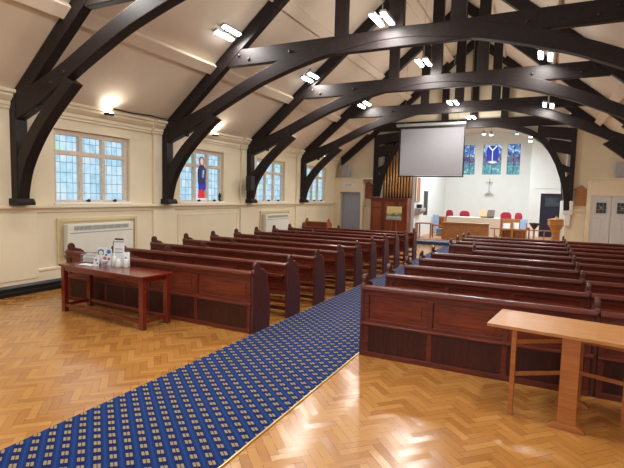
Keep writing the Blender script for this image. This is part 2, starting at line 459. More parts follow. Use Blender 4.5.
# ---------------------------------------------------------------- end wall, vestibules, chancel
def arch5(x):                           # underside of the chancel arch at x
    pts = [(0, 4.72), (1.15, 4.62), (2.2, 4.33), (2.74, 3.92), (3.14, 3.2), (3.42, 2.3), (3.5, 1.62)]
    return pts
X5 = -2.83
A5 = [(0, 4.74), (.6, 4.72), (1.15, 4.62), (1.7, 4.5), (2.2, 4.31), (2.5, 4.13), (2.74, 3.9), (2.96, 3.56), (3.14, 3.2), (3.3, 2.75), (3.42, 2.3), (3.48, 1.9), (3.5, 1.55)]
xs = [-6.25, -5.7, -5.3]+[X5-d for d, z in A5[::-1] if d < 2.4]+[X5+d for d, z in A5[1:]]
def zb(x):
    d = abs(x-X5)
    if x < -4.9: return 4.45
    for (a, za), (c, zc) in zip(A5, A5[1:]):
        if a <= d <= c: return za+(zc-za)*(d-a)/(c-a)+.05
    return 1.6
b = MB()
b.box(XL, -6.25, YE, YE+.3, 0, 3.0); b.strip([(XL, 3.0), (-6.25, 3.0)], [(XL, roof_z(XL)+.03), (-6.25, roof_z(-6.25)+.03)], YE, YE+.3)
b.box(.74, XR, YE, YE+.3, 0, 1.6); b.strip([(.7, 1.6), (XR, 1.6)], [(.7, roof_z(.7)+.03), (XR, roof_z(XR)+.03)], YE, YE+.3)
xs = sorted(set(round(x, 3) for x in xs)); 
b.strip([(x, zb(x)) for x in xs], [(x, roof_z(x)+.03) for x in xs], YE, YE+.3)
struct(b.build('wall_end', 'wall'))
b = MB(); b.box(-6.95, -6.6, YE-.05, YE, 1.42, 1.5); b.box(.9, 1.4, YE-.05, YE, 1.52, 1.60); b.box(.95, 1.38, YE-.02, YE, .3, 1.4)
struct(b.build('trim_12', 'ledge', bevel=.01))
# vestibule surrounds
b = MB(); b.box(XL, -8.03, 19.0, YE, 0, 2.62); b.box(-7.07, -6.98, 19.0, YE, 0, 2.62); b.box(-8.03, -7.07, 19.0, YE, 2.06, 2.62); b.box(XL, -6.6, 18.96, YE, 2.62, 2.68)
b.box(-6.98, -6.62, 19.25, YE, 0, 1.42)
struct(b.build('trim_13', 'ledge', bevel=.008))
b = MB(); b.box(1.38, 1.5, 19.0, YE, 0, 2.66); b.box(2.72, 2.84, 19.0, YE, 0, 2.66); b.box(1.5, 2.72, 19.0, YE, 2.1, 2.66); b.box(1.34, 2.9, 18.96, YE, 2.66, 2.72)
struct(b.build('trim_14', 'ledge', bevel=.008))
r = bpy.data.objects.new('door_1', None); COL.objects.link(r); r.location = (-7.6, 19.3, 0); r['kind'] = 'structure'
MB().box(-8.03, -7.07, 19.33, 19.38, 0, 2.06).build('door_leaf', 'bluegrey', r)
b = MB(); b.box(-7.98, -7.93, 19.30, 19.33, 0, 2.06); b.box(-7.2, -7.15, 19.30, 19.33, 0, 2.06); b.box(-7.93, -7.2, 19.31, 19.33, 1.2, 1.24); b.box(-7.93, -7.2, 19.31, 19.33, 1.98, 2.06)
b.build('door_rail', 'bluegrey', r, bevel=.006)
MB().box(-7.14, -7.08, 19.2, 19.33, 0, 2.05).build('dark_edge', 'iron', r)
r = bpy.data.objects.new('door_2', None); COL.objects.link(r); r.location = (2.1, 19.1, 0); r['kind'] = 'structure'
for k, (a, c) in enumerate(((1.5, 2.105), (2.115, 2.72))):
    d = MB().box(a, c, 19.06, 19.1, 0, 2.1).build('door_leaf', 'palegrey', r, bevel=.005)
    q = MB(); s0 = .1
    for (p0, p1, z0, z1) in ((a, c, 1.98, 2.1), (a, c, 1.34, 1.42), (a, a+s0, 0, 2.1), (c-s0, c, 0, 2.1), (a, c, 0, .2), ((a+c)/2-.03, (a+c)/2+.03, 0, 1.36)): q.box(p0, p1, 19.045, 19.06, z0, z1)
    q.build('door_rail', 'palegrey', r, bevel=.006)
    MB().box(a+.17, c-.14, 19.035, 19.05, 1.5, 1.87).build('door_pane', 'dglass', r)
    q = MB(); m = (a+c)/2+.015
    for z in (1.5, 1.62, 1.75, 1.87): q.box(a+.17, c-.14, 19.028, 19.036, z-.004, z+.004)
    for x in (a+.17, m-.06, m+.06, c-.14): q.box(x-.004, x+.004, 19.028, 19.036, 1.5, 1.87)
    q.sphere((m, 19.035, 1.685), .035)
    q.build('door_lead', 'spk', r)
# chancel walls
CX0, CX1, CYB = -4.9, -.62, 26.6
struct(MB().box(CX0-.2, CX0, 19.72, CYB+.3, 0, 5.6).build('wall_chancel_left', 'white'))
b = MB(); WS = [(-4.0, -3.42), (-3.02, -2.1), (-1.82, -1.2)]; z0, z1 = 3.2, 4.78
b.box(CX0, CX1, CYB, CYB+.3, 0, z0); b.box(CX0, CX1, CYB, CYB+.3, z1, 5.6)
ed = [CX0]+[v for w in WS for v in w]+[CX1]
for k in range(0, len(ed), 2): b.box(ed[k], ed[k+1], CYB, CYB+.3, z0, z1)
struct(b.build('wall_chancel_back', 'white'))
b = MB(); b.box(CX1, CX1+.25, 24.8, CYB, 0, 5.6); b.box(CX1, 3.4, 24.6, 24.8, 2.24, 5.6); b.box(CX1, -.14, 24.6, 24.8, 0, 2.24); b.box(.86, 3.4, 24.6, 24.8, 0, 2.24)
b.box(CX1+.2, 1.2, 24.57, 24.6, 2.46, 2.485)
struct(b.build('wall_chancel_right', 'white'))
struct(MB().box(.64, .98, 21.5, 22.1, .17, 1.9).build('trim_20', 'white'))
struct(MB().box(3.1, 3.4, 19.72, 24.8, 0, 5.6).build('wall_chancel_side', 'white'))
ar = [(CX0-.2+(3.6+.2)*0+i*(8.5/16), 0) for i in range(17)]
def vz(x): return max(4.75, 5.45-.11*(x+2.75)**2)
xs = [-6.6, -6.0, -5.5, -5, -4.5, -4, -3.5, -3, -2.75, -2.3, -1.8, -1.3, -.8, -.3, .2, .8, 1.6, 3.4]
struct(MB().strip([(x, vz(x)) for x in xs], [(x, vz(x)+.12) for x in xs], YE+.3, CYB+.3).build('ceiling_chancel', 'ceil'))
r = bpy.data.objects.new('window_5', None); COL.objects.link(r); r.location = (-2.6, CYB, 3.2); r['kind'] = 'structure'
for k, (a, c) in enumerate(WS):
    MB().box(a, c, CYB+.1, CYB+.12, z0, z1).build('window_pane', 'stained', r)
    q = MB()
    for x in (a, (a+c)/2, c): q.box(x-.012, x+.012, CYB+.08, CYB+.1, z0, z1)
    for z in (3.2, 3.72, 4.25, 4.78): q.box(a, c, CYB+.08, CYB+.1, z-.01, z+.01)
    q.build('window_lead', 'iron', r)
    if k == 1:                          # pale winged shape on deep blue
        MB().prism([(-2.84, 3.95), (-2.88, 4.4), (-2.8, 4.72), (-2.32, 4.72), (-2.24, 4.4), (-2.28, 3.95)], 'y', CYB+.07, CYB+.08).build('blue_field', 'altarblue', r)
        q = MB(); q.box(-2.58, -2.54, CYB+.055, CYB+.07, 3.9, 4.5)
        q.prism([(-2.56, 4.42), (-2.80, 4.70), (-2.74, 4.72), (-2.56, 4.52), (-2.38, 4.72), (-2.32, 4.70)], 'y', CYB+.055, CYB+.07)
        q.prism([(-2.8, 3.85), (-2.7, 3.9), (-2.4, 3.9), (-2.3, 3.85), (-2.5, 3.78)], 'y', CYB+.055, CYB+.07)
        q.build('white_figure', 'altarwhite', r)
r = bpy.data.objects.new('door_3', None); COL.objects.link(r); r.location = (.36, 24.6, .17); r['kind'] = 'structure'
MB().box(-.14, .86, 24.66, 24.7, .17, 2.24).build('door_leaf', 'navy', r)
MB().box(.08, .72, 24.64, 24.66, 1.62, 2.04).build('door_pane', 'dglass', r)
q = MB(); q.box(-.20, -.12, 24.57, 24.66, .17, 2.3); q.box(.84, .92, 24.57, 24.66, .17, 2.3); q.box(-.2, .92, 24.57, 24.66, 2.22, 2.3); q.build('door_frame', 'wtrim', r)
q = MB(); q.box(.04, .08, 24.63, 24.66, 1.58, 2.08); q.box(.72, .76, 24.63, 24.66, 1.58, 2.08); q.box(.04, .76, 24.63, 24.66, 2.04, 2.08); q.box(.04, .76, 24.63, 24.66, 1.58, 1.62); q.build('door_trim', 'navy', r)
# tall narrow slot in the chancel's left wall
struct(MB().box(CX0, CX0+.02, 21.45, 22.2, 1.1, 2.2).build('window_6', 'black'))
# step up into the chancel
b = MB().box(-4.9, .7, 19.02, 19.45, 0, .165); st = struct(b.build('trim_15', 'bluecarp'))
b = MB().box(-4.9, .7, 19.0, 19.06, .13, .17); struct(b.build('trim_16', 'palegrey'))

# ---------------------------------------------------------------- carpet
r = thing('carpet_runner', 'long blue patterned carpet runner down the aisle between the pew blocks', 'carpet', (-2.64, 10, 0))
o = MB().box(-3.405, -1.903, -1.5, 19.0, .001, .012).build('pile', 'carpet', r)
MB().box(-1.903, -1.889, -1.5, 19.0, .001, .013).build('edge_strip', 'strip', r)

# ---------------------------------------------------------------- roof trusses
def mir(pts, xc=XC): return [(xc-d, z) for d, z in pts], [(xc+d, z) for d, z in pts]
RB = [(0, 4.79), (.45, 4.77), (.93, 4.70), (1.45, 4.62), (2.06, 4.47), (2.5, 4.34), (2.95, 4.19), (3.39, 4.0), (3.85, 3.79), (4.3, 3.57), (4.8, 3.32), (5.2, 3.16), (5.5, 3.05)]
RT = [(0, 4.99), (.45, 4.98), (.93, 4.95), (1.45, 4.89), (2.06, 4.76), (2.5, 4.63), (2.95, 4.46), (3.39, 4.28), (3.85, 4.07), (4.3, 3.87), (4.8, 3.68), (5.2, 3.56), (5.5, 3.48)]
def smooth(A, n=4):
    out = []
    for k in range(len(A)-1):
        p0, p1, p2, p3 = A[max(k-1, 0)], A[k], A[k+1], A[min(k+2, len(A)-1)]
        if k == 0: p0 = (-A[1][0], A[1][1])
        for q in range(n):
            t = q/n
            out.append(tuple(.5*((2*p1[c])+(-p0[c]+p2[c])*t+(2*p0[c]-5*p1[c]+4*p2[c]-p3[c])*t*t+(-p0[c]+3*p1[c]-3*p2[c]+p3[c])*t**3) for c in (0, 1)))
    out.append(A[-1]); return out
def upper(r, h, Y, xc=XC, dmax=5.55):
    """rafters, collar and posts above the arch"""
    for s in (-1, 1):
        zo = lambda d: 3.6+.83*(5.4-d)
        P = [(dmax, zo(dmax)-.29), (dmax, zo(dmax)+.06), (0, zo(0)+.06), (0, zo(0)-.29)]
        MB().prism([(XC+s*d, z) for d, z in P], 'y', Y-h, Y+h).build('rafter', 'truss', r, bevel=.012)
    MB().box(XC-3.76, XC+3.76, Y-h+.01, Y+h-.01, 4.64, 4.98).build('collar_beam', 'truss', r, bevel=.012)
    MB().box(XC-.14, XC+.14, Y-h+.02, Y+h-.02, 4.97, 7.7).build('king_post', 'truss', r, bevel=.01)
    for s in (-1, 1):
        MB().box(XC+s*1.1-.13, XC+s*1.1+.13, Y-h+.02, Y+h-.02, 4.97, 6.85).build('queen_post', 'truss', r, bevel=.01)
def truss(Y, label):
    r = thing('roof_truss', label, 'roof truss', (XC, Y, 1.6), group='dark timber roof trusses across the nave')
    h = .11
    for s in (-1, 1):
        X = lambda d: XC+s*d
        MB().prism([(X(5.63), 1.62), (X(5.46), 1.62), (X(5.47), 2.2), (X(5.49), 3.5), (X(5.63), 3.5)], 'y', Y-h, Y+h).build('wall_post', 'truss', r, bevel=.01)
        MB().prism([(X(5.63), 1.605), (X(5.38), 1.605), (X(5.38), 1.66), (X(5.43), 1.72), (X(5.63), 1.72)], 'y', Y-h-.05, Y+h+.05).build('post_base', 'truss', r, bevel=.008)
        lo = [(5.46, 1.71), (5.31, 2.2), (4.97, 2.7), (4.57, 3.1), (4.02, 3.54)]
        hi = [(5.54, 2.2), (5.45, 2.46), (5.19, 2.81), (4.85, 3.14), (4.22, 3.65)]
        lo2, hi2 = [], []                 # refine the curve
        for A, out in ((lo, lo2), (hi, hi2)):
            for k in range(len(A)-1):
                p0, p1, p2, p3 = A[max(k-1, 0)], A[k], A[k+1], A[min(k+2, len(A)-1)]
                for q in range(5):
                    t = q/5
                    out.append(tuple(.5*((2*p1[c])+(-p0[c]+p2[c])*t+(2*p0[c]-5*p1[c]+4*p2[c]-p3[c])*t*t+(-p0[c]+3*p1[c]-3*p2[c]+p3[c])*t**3) for c in (0, 1)))
            out.append(A[-1])
        MB().strip([(X(d), z) for d, z in lo2], [(X(d), z) for d, z in hi2], Y-.095, Y+.095).build('curved_bracket', 'truss', r, bevel=.01)
        for (d, z) in ((4.25, 3.72), (4.55, 3.58), (3.2, 4.75), (3.45, 4.85), (2.2, 4.8)): MB().sphere((X(d), Y-.092, z), .034, (1, .5, 1)).build('bolt', 'iron', r, smooth=True)
        MB().cyl((X(4.95), Y, 3.28), (X(4.95), Y, 3.19), .045).build('tie_bolt', 'iron', r)
    L, Rr = mir(smooth(RB)); Lt, Rt = mir(smooth(RT))
    MB().strip(L[::-1]+Rr[1:], Lt[::-1]+Rt[1:], Y-.09, Y+.09).build('arched_rib', 'truss', r, bevel=.012)
    upper(r, .085, Y)
    return r
t1 = truss(TY[0], 'huge dark timber roof truss nearest the camera, its foot left of the first window')
for i, lab in ((1, 'dark timber arched roof truss standing between first window and coloured-figure window'),
               (2, 'dark timber arched roof truss with black speaker box strapped to its wall post'),
               (3, 'dark timber arched roof truss directly in front of the projection screen')):
    copy_tree(t1, loc=(XC, TY[i], 1.6), label=lab)
# truss set in the chancel arch
Y = TY[4]; h = .1
r = thing('chancel_arch_truss', 'black timber truss framing the chancel arch, its legs beside organ and notice board', 'roof truss', (X5, Y, 1.6))
NL = len(A5)-1                       # the left foot stops on top of the organ case
L, Rr = mir(A5, X5)
def off(pts, w):
    out = []
    for k, (d, z) in enumerate(pts):
        a = pts[max(k-1, 0)]; c = pts[min(k+1, len(pts)-1)]
        t = Vector((c[0]-a[0], c[1]-a[1])).normalized(); out.append((max(d - t.y*w, 0) if k else 0, z + t.x*w))
    return out
Lt, Rt = mir(off(A5, .2), X5)
MB().strip(L[:NL][::-1]+Rr[1:], Lt[:NL][::-1]+Rt[1:], Y-h, Y+h).build('arched_rib', 'truss', r, bevel=.01)
for s in (-1, 1):
    X = lambda d: X5+s*d
    MB().box(min(X(3.61), X(3.77)), max(X(3.61), X(3.77)), Y-h, Y+h, 1.9, 4.5).build('leg', 'truss', r, bevel=.01)
    for P in ([(3.5, 1.92), (3.63, 1.92), (3.63, 2.9), (3.40, 2.62)], [(3.28, 2.9), (3.63, 2.95), (3.63, 3.1), (3.2, 3.3)], [(2.95, 3.72), (3.63, 3.55), (3.63, 4.0), (2.9, 4.15)], [(2.5, 4.25), (3.63, 4.08), (3.63, 4.5), (2.5, 4.62)]):
        MB().prism([(X(d), z) for d, z in P], 'y', Y-h+.01, Y+h-.01).build('spandrel_strut', 'truss', r, bevel=.008)
upper(r, .09, Y, dmax=5.5)
b = MB()
b.box(X5+3.46, X5+3.80, Y-.1, YE-.001, 1.4, 1.545); b.box(X5+3.63, X5+3.80, Y-.1, YE-.001, 1.545, 1.9); b.box(X5+3.56, X5+3.74, Y-.06, YE-.001, 1.0, 1.4)
struct(b.build('trim_17', 'wtrim', bevel=.02))
# rib inside the chancel
r = thing('chancel_rib', 'slim grey timber rib inside the chancel behind the black arch', 'roof rib', (-2.7, 21.9, 0))
A6 = [(0, 5.02), (.7, 5.0), (1.4, 4.86), (2.0, 4.62), (2.5, 4.25), (2.9, 3.75), (3.15, 3.2), (3.3, 2.6), (3.36, 1.9)]
L, Rr = mir(A6, -2.7); Lt, Rt = mir(off(A6, .2), -2.7)
k = [i for i, p in enumerate(L) if p[0] > -4.85]
MB().strip([L[i] for i in k[::-1]]+Rr[1:], [(max(Lt[i][0], -4.88), Lt[i][1]) for i in k[::-1]]+Rt[1:], 21.8, 22.0).build('rib', 'truss', r, bevel=.01)

# speaker box strapped to the third truss post
r = thing('wall_speaker', 'small black speaker box strapped to the third truss post', 'speaker', (-7.8, 12.0, 1.9))
MB().box(-8.02, -7.84, 11.72, 11.955, 1.98, 2.42).build('body', 'black', r, bevel=.015); MB().box(-7.84, -7.83, 11.74, 11.93, 2.0, 2.4).build('grille', 'iron', r)

# ---------------------------------------------------------------- pews
def end_profile(hh=1.0):
    k = hh
    p = [(0, 0), (0, .80), (-.012, .83), (.004, .86), (.03, .872), (.026, .90), (.028, .93), (.05, .962), (.085, .978), (.12, .966), (.145, .935), (.15, .905), (.158, .885), (.20, .875), (.26, .86), (.315, .82), (.35, .765), (.362, .70), (.368, .62), (.39, .55), (.415, .48), (.425, .40), (.42, 0)]
    return [(a, z*k) for a, z in p]
def make_pew(name, x0, x1, y, label, group, joints=(), boarded=False, first_end=True):
    r = thing(name, label, 'pew', (x0, y, 0), group=group, local=True)
    Lx = x1-x0; t = .05; ta = t if first_end else 0
    def part(b, n, m, bev=.006): return b.build(n, m, r, bevel=bev)
    for x in ([0] if first_end else [])+[Lx-t]+[j-x0-t/2 for j in joints]:
        b = MB(); b.prism(end_profile(.97 if 0 < x < Lx-t-.01 else 1.0), 'x', x, x+t); part(b, 'end_panel', M['pewend'], .012)
    # top rail: rounded capping
    b = MB()
    b.prism([(-.03, .795), (-.036, .815), (-.03, .84), (-.005, .852), (.035, .852), (.055, .838), (.055, .795)], 'x', ta*.5, Lx-t*.5)
    part(b, 'top_rail', M['pew'], .004)
    n = max(2, round(Lx/.95)); st = .06
    b = MB(); b.box(ta, Lx-t, .0, .035, .735, .797); b.box(ta, Lx-t, 0, .035, .40, .455)
    edges = [ta+(Lx-t-ta)*k/n for k in range(n+1)]
    for k, x in enumerate(edges):
        lo = 0.0 if boarded else .40
        if 0 < k < n: b.box(x-st/2, x+st/2, -.004, .036, lo, .74)
        else:
            s = 1 if k == 0 else -1
            b.box(min(x, x+s*st), max(x, x+s*st), -.002, .035, lo, .74)
    bf = part(b, 'back_frame', M['pew'], .006)
    b = MB()
    for k in range(n):
        a, c = edges[k]+st*.5, edges[k+1]-st*.5
        # raised field with a chamfered surround
        for (i, yy) in ((0, .026),):
            b.box(a, c, .022, .03, .45, .74)
        q = .05
        b.prism([(.022, .455+q), (.022, .735-q), (.012, .735-q), (.012, .455+q)], 'x', a+q+.02, c-q-.02)
    b.build('back_panel', M['pewpanel'], bf, bevel=.004)
    b = MB(); b.prism([(-.035, .40), (-.03, .385), (0, .375), (.03, .375), (.03, .42), (-.01, .42), (-.03, .412)], 'x', ta*.6, Lx-t*.6)
    part(b, 'mid_rail', M['pew'], .004)
    if boarded:
        part(MB().box(ta, Lx-t, .008, .026, .0, .38), 'boarding', M['pewboard'], 0)
        part(MB().box(ta, Lx-t, -.009, .007, .0, .06), 'plinth', M['pew'], .004)
    else:
        part(MB().box(ta, Lx-t, .0, .03, .235, .285), 'lower_rail', M['pew'], .005)
    part(MB().box(ta, Lx-t, .03, .40, .425, .452), 'seat', M['pew'], .01)
    part(MB().box(ta, Lx-t, .375, .395, .36, .426), 'seat_apron', M['pew'], .005)
    part(MB().box(ta, Lx-t, .15, .21, .08, .13), 'foot_rail', M['pew'], .006)
    if not boarded:
        bl = part(MB().box(ta, Lx-t, -.13, 0, .655, .675), 'book_ledge', M['pew'], .004)
        MB().box(ta, Lx-t, -.13, -.115, .675, .70).build('ledge_lip', M['pew'], bl, bevel=.003)
    return r
ORD = ['rearmost', 'second', 'third', 'fourth', 'fifth', 'sixth', 'seventh', 'eighth', 'ninth', 'tenth']
PY = [5.18+.963*k for k in range(10)]
gL, gM, gR = 'pews in the block left of the aisle', 'pews in the block right of the aisle', 'pews in the far right block'
pr = make_pew('church_pew', -7.32, -3.41, PY[0], 'rearmost pew left of the blue carpet, boarded back behind the dark red table', gL, (-5.9,), True)
pr.location.y = 5.292; pr.rotation_euler.z = radians(-1.35)
make_pew('church_pew', -1.885, .555, PY[0], 'rearmost pew right of the blue carpet, wide boarded panelled back facing the camera', gM, (), True)
make_pew('church_pew', .556, 2.9, PY[0], 'rearmost pew of the far right block, directly behind the light oak table', gR, (), True, False)
p1 = make_pew('church_pew', -7.2, -3.41, PY[1], 'mahogany pew left of the carpet, second row from the back', gL, (-5.9,))
p2 = make_pew('church_pew', -1.885, .555, PY[1], 'mahogany pew right of the carpet, second row from the back', gM)
p3 = make_pew('church_pew', .556, 2.9, PY[1], 'mahogany pew of far right block beyond the joint, second row from the back', gR, (), False, False)
def rowname(k): return 'foremost row nearest the chancel' if k == 9 else ORD[k]+' row from the back'
for k in range(2, 10):
    copy_tree(p1, loc=(-7.2, PY[k], 0), label='mahogany pew left of the carpet, '+rowname(k))
    if k == 5: make_pew('church_pew', -1.25, .555, PY[k], 'shortened mahogany pew right of the carpet, sixth row, leaving a gap at the aisle', gM)
    else: copy_tree(p2, loc=(-1.885, PY[k], 0), label='mahogany pew right of the carpet, '+rowname(k))
    copy_tree(p3, loc=(.556, PY[k], 0), label='mahogany pew of far right block beyond the joint, '+rowname(k))
# small light pew sideways against the left wall near the end
r = thing('side_pew', 'short lighter brown pew with round-topped ends by the far left wall', 'pew', (-7.6, 15.9, 0))
for x in (-8.16, -7.24):
    w = .06
    b = MB(); b.prism([(15.9, 0), (15.9, .80), (15.93, .86), (15.98, .89), (16.0, .97), (16.07, 1.02), (16.14, .97), (16.16, .89), (16.3, .84), (16.34, .6), (16.36, 0)], 'x', x, x+w); b.build('end_panel', 'lightpew', r, bevel=.012)
MB().box(-8.1, -7.24, 15.93, 15.97, .4, .9).build('backrest', 'pewpanel', r, bevel=.01); MB().box(-8.1, -7.24, 15.9, 16.0, .86, .9).build('top_rail', 'lightpew', r, bevel=.01)
MB().box(-8.1, -7.24, 15.95, 16.33, .42, .45).build('seat', 'lightpew', r, bevel=.008)

# ---------------------------------------------------------------- dark red table and what stands on it
TZ = .745; TT = radians(-4.1)
r = thing('side_table', 'dark red wooden table with stretchers behind the rear left pew, leaflets on it', 'table', (-6.64, 4.71, 0), TT, local=True)
TL, TW = 1.86, .53
MB().box(-.02, TL+.02, -.03, TW+.0, TZ-.03, TZ).build('tabletop', 'redwood', r, bevel=.008)
b = MB(); b.box(.03, TL-.03, .01, .03, TZ-.1, TZ-.03); b.box(.03, TL-.03, TW-.05, TW-.03, TZ-.1, TZ-.03); b.box(.03, .05, .03, TW-.03, TZ-.1, TZ-.03); b.box(TL-.05, TL-.03, .03, TW-.03, TZ-.1, TZ-.03)
b.build('apron', 'redwood', r, bevel=.004)
for x in (.0, TL-.08):
    for y in (.0, TW-.10): MB().box(x, x+.08, y, y+.07, 0, TZ-.03).build('leg', 'redwood', r, bevel=.006)
b = MB(); b.box(.07, TL-.07, .015, .05, .08, .13); b.build('stretcher', 'redwood', r, bevel=.005)
b = MB(); b.box(.07, TL-.07, TW-.085, TW-.05, .08, .13); b.build('stretcher', 'redwood', r, bevel=.005)
for x in (.02, TL-.055): MB().box(x, x+.035, .06, TW-.09, .08, .13).build('stretcher', 'redwood', r, bevel=.005)
def T(u, v): # a spot on the table from its own corner
    c, s = cos(TT), sin(TT); return (-6.64+u*c-v*s, 4.71+u*s+v*c)
# leaflet holder with a tall white card
x, y = T(.77, .45)
r = thing('leaflet_stand', 'tall white leaflet card in a clear stand at the back of the red table', 'leaflet', (x, y, TZ), radians(20), local=True)
MB().box(-.11, .11, -.045, .045, .0, .008).build('base', 'clear', r, bevel=.002)
MB().prism([(.0, .008), (.012, .008), (.05, .40), (.038, .40)], 'x', -.085, .085).build('card', 'paper', r)
b = MB()
for z, w in ((.36, .08), (.25, .06), (.2, .07)): b.box(-w, w, .0385-.05*(.40-z)/.4*.76-.006, .0385-.05*(.40-z)/.4*.76, z-.006, z+.006)
b.build('printed_line', 'greycup', r)
MB().box(-.07, .07, .030, .05, .39, .412).build('clip', 'black', r, bevel=.002)
# colourful cards
def card(lab, u, v, w, hgt, rz, mats):
    x, y = T(u, v); r = thing('greeting_card', lab, 'card', (x, y, TZ), radians(rz), group='cards and leaflets on the red table', local=True)
    MB().prism([(0, 0), (.004, 0), (.034, hgt), (.030, hgt)], 'x', -w/2, w/2).build('card_front', 'paper', r)
    MB().prism([(.075, 0), (.079, 0), (.036, hgt-.005), (.032, hgt-.005)], 'x', -w/2, w/2).build('card_back', 'paper', r)
    for k, (mt, ax, az, rr) in enumerate(mats):
        b = MB(); t = az/hgt*.030
        b.prism([(ax+rr*cos(q*pi/6), az+rr*.9*sin(q*pi/6)) for q in range(12)], 'y', t-.004, t+.001); b.build('printed_motif', mt, r)
    return r
r = card('folded white card printed with a dark green wreath, left among the leaflets', .42, .39, .15, .26, 14, [('green', 0, .17, .062)])
MB().prism([(.04*cos(q*pi/6), .17+.036*sin(q*pi/6)) for q in range(12)], 'y', .0145, .0155).build('wreath_centre', 'paper', r)
MB().prism([(.03, .20), (.08, .25), (.045, .19)], 'y', .017, .019).build('wreath_sprig', 'green', r)
card('white card with blue and coral blots in the middle of the leaflets', .60, .375, .13, .25, 18, [('blue', .02, .20, .036), ('blue', -.02, .15, .02), ('redp', -.04, .10, .03), ('redp', .03, .09, .026), ('greycup', 0, .04, .02)])
card('small white card with coral print standing in front of the leaflets', .58, .20, .1, .13, 10, [('redp', -.01, .09, .022), ('greycup', .02, .04, .016)])
# wire rack with leaflets
x, y = T(.18, .39)
r = thing('wire_rack', 'low wire rack holding white leaflets at left of the table items', 'rack', (x, y, TZ), radians(6), local=True)
b = MB()
for yy in (-.06, .06):
    for z in (.004, .06, .12): b.cyl((-.14, yy, z), (.14, yy, z), .004, n=6)
    for q in range(6): b.cyl((-.14+q*.056, yy, 0), (-.14+q*.056, yy, .12), .003, n=6)
for q in (-.14, .14):
    for z in (.004, .12): b.cyl((q, -.06, z), (q, .06, z), .004, n=6)
b.build('wire_frame', 'steel', r)
b = MB()
for q in range(4): b.box(-.125, .125, -.04+.025*q, -.03+.025*q, .008, .10+.012*q)
b.build('leaflet_stack', 'paper', r)
# bottles
def bottle(lab, u, v, rad, hgt, pump, capm):
    x, y = T(u, v); r = thing('hand_gel_bottle', lab, 'bottle', (x, y, TZ), 0, group='bottles on the red table', local=True)
    MB().lathe([(rad*.92, 0), (rad, .01), (rad, hgt*.68), (rad*.8, hgt*.76), (rad*.38, hgt*.82), (rad*.36, hgt*.88)], n=18).build('bottle_body', 'bottle', r, smooth=True)
    b = MB().lathe([(rad*.45, hgt*.84), (rad*.45, hgt*.93), (rad*.2, hgt*.94), (rad*.18, hgt)], n=14)
    if pump: b.box(-.045, .012, -.008, .008, hgt*.97, hgt*1.02)
    b.build('pump' if pump else 'cap', capm, r)
    return r
bottle('slim white pump bottle at the front of the leaflets on the table', .83, .33, .033, .20, True, 'bottle')
r = bottle('squat clear bottle with pale blue cap, front item right of the slim white pump bottle', .94, .32, .045, .15, False, 'bottle')
bottle('white bottle with blue cap, rightmost of the items on the table', 1.04, .38, .036, .16, False, 'cap')
x, y = T(.96, .45)
r = thing('paper_roll', 'white paper towel roll standing behind the bottles on the red table', 'paper roll', (x, y, TZ), local=True)
MB().lathe([(.048, 0), (.052, .006), (.052, .21), (.047, .216), (.022, .216), (.022, .20)], n=20).build('roll', 'paper', r, smooth=True)
MB().lathe([(.022, .19), (.022, .222), (.018, .222), (.018, .19)], n=14).build('core', 'greycup', r)
x, y = T(.70, .27)
r = thing('paper_cup', 'small white cup with grey band among the leaflets', 'cup', (x, y, TZ), local=True)
MB().lathe([(.026, 0), (.036, .085), (.038, .088), (.034, .088), (.024, .006)], n=18).build('cup_wall', 'paper', r, smooth=True); MB().lathe([(.0305, .03), (.0345, .06), (.0335, .06), (.0295, .03)], n=18).build('band', 'greycup', r)
x, y = T(.42, .16)
tag(MB().box(x-.15, x+.12, y-.04, y+.10, TZ+.001, TZ+.008).build('leaflet_sheet', 'paper'), 'flat white sheet lying on the red table before the wire rack', 'leaflet')

# ---------------------------------------------------------------- light oak gateleg table
RT_ = radians(-7.2)
r = thing('gateleg_table', 'light oak drop-leaf gateleg table behind the right-hand pews', 'table', (.315, 4.62, 0), RT_, local=True)
hw, y0, y1, tz = .665, -.34, .32, .80
MB().box(-.17, .17, y0, y1, tz-.026, tz).build('tabletop', 'oaktop', r, bevel=.001)
MB().box(-hw, -.1703, y0, y1, tz-.026, tz).build('leaf', 'oaktop', r, bevel=.001); MB().box(.1703, hw, y0, y1, tz-.026, tz).build('leaf', 'oaktop', r, bevel=.001)
for y in (-.32, .24):
    p = MB().box(-.068, .068, y, y+.025, .05, tz-.026).build('end_panel', 'oak', r, bevel=.003)
    MB().prism([(-.135, 0), (.135, 0), (.135, .02), (.09, .05), (-.09, .05), (-.135, .02)], 'y', y-.02, y+.045).build('foot', 'oak', r, bevel=.004)
b = MB(); b.box(-.04, -.015, -.30, .25, .15, .22); b.box(-.04, -.015, -.30, .25, tz-.1, tz-.03); b.build('stretcher', 'oak', r, bevel=.004)
def gate(s):
    a = Vector((s*.03, .06 if s < 0 else .06)); c = Vector((-.44, -.28)) if s < 0 else Vector((.40, .05))
    if s > 0: a = Vector((.03, .12))
    b = MB()
    def bar(z0, z1, w=.018):
        d = (c-a).normalized(); n = Vector((-d.y, d.x))*w/2
        b.prism([tuple(a+n), tuple(a-n), tuple(c-n), tuple(c+n)], 'z', z0, z1)
    bar(.35, .385); b.build('gate_rail', 'oak', r, bevel=.003)
    b = MB(); bar(.64, .68); b.build('gate_rail', 'oak', r, bevel=.003)
    MB().box(c.x-.02, c.x+.02, c.y-.02, c.y+.02, 0, tz-.028).build('gate_leg', 'oak', r, bevel=.003)
    MB().box(a.x-.02, a.x+.02, a.y-.02, a.y+.02, .2, tz-.03).build('gate_post', 'oak', r, bevel=.003)
gate(-1); gate(1)

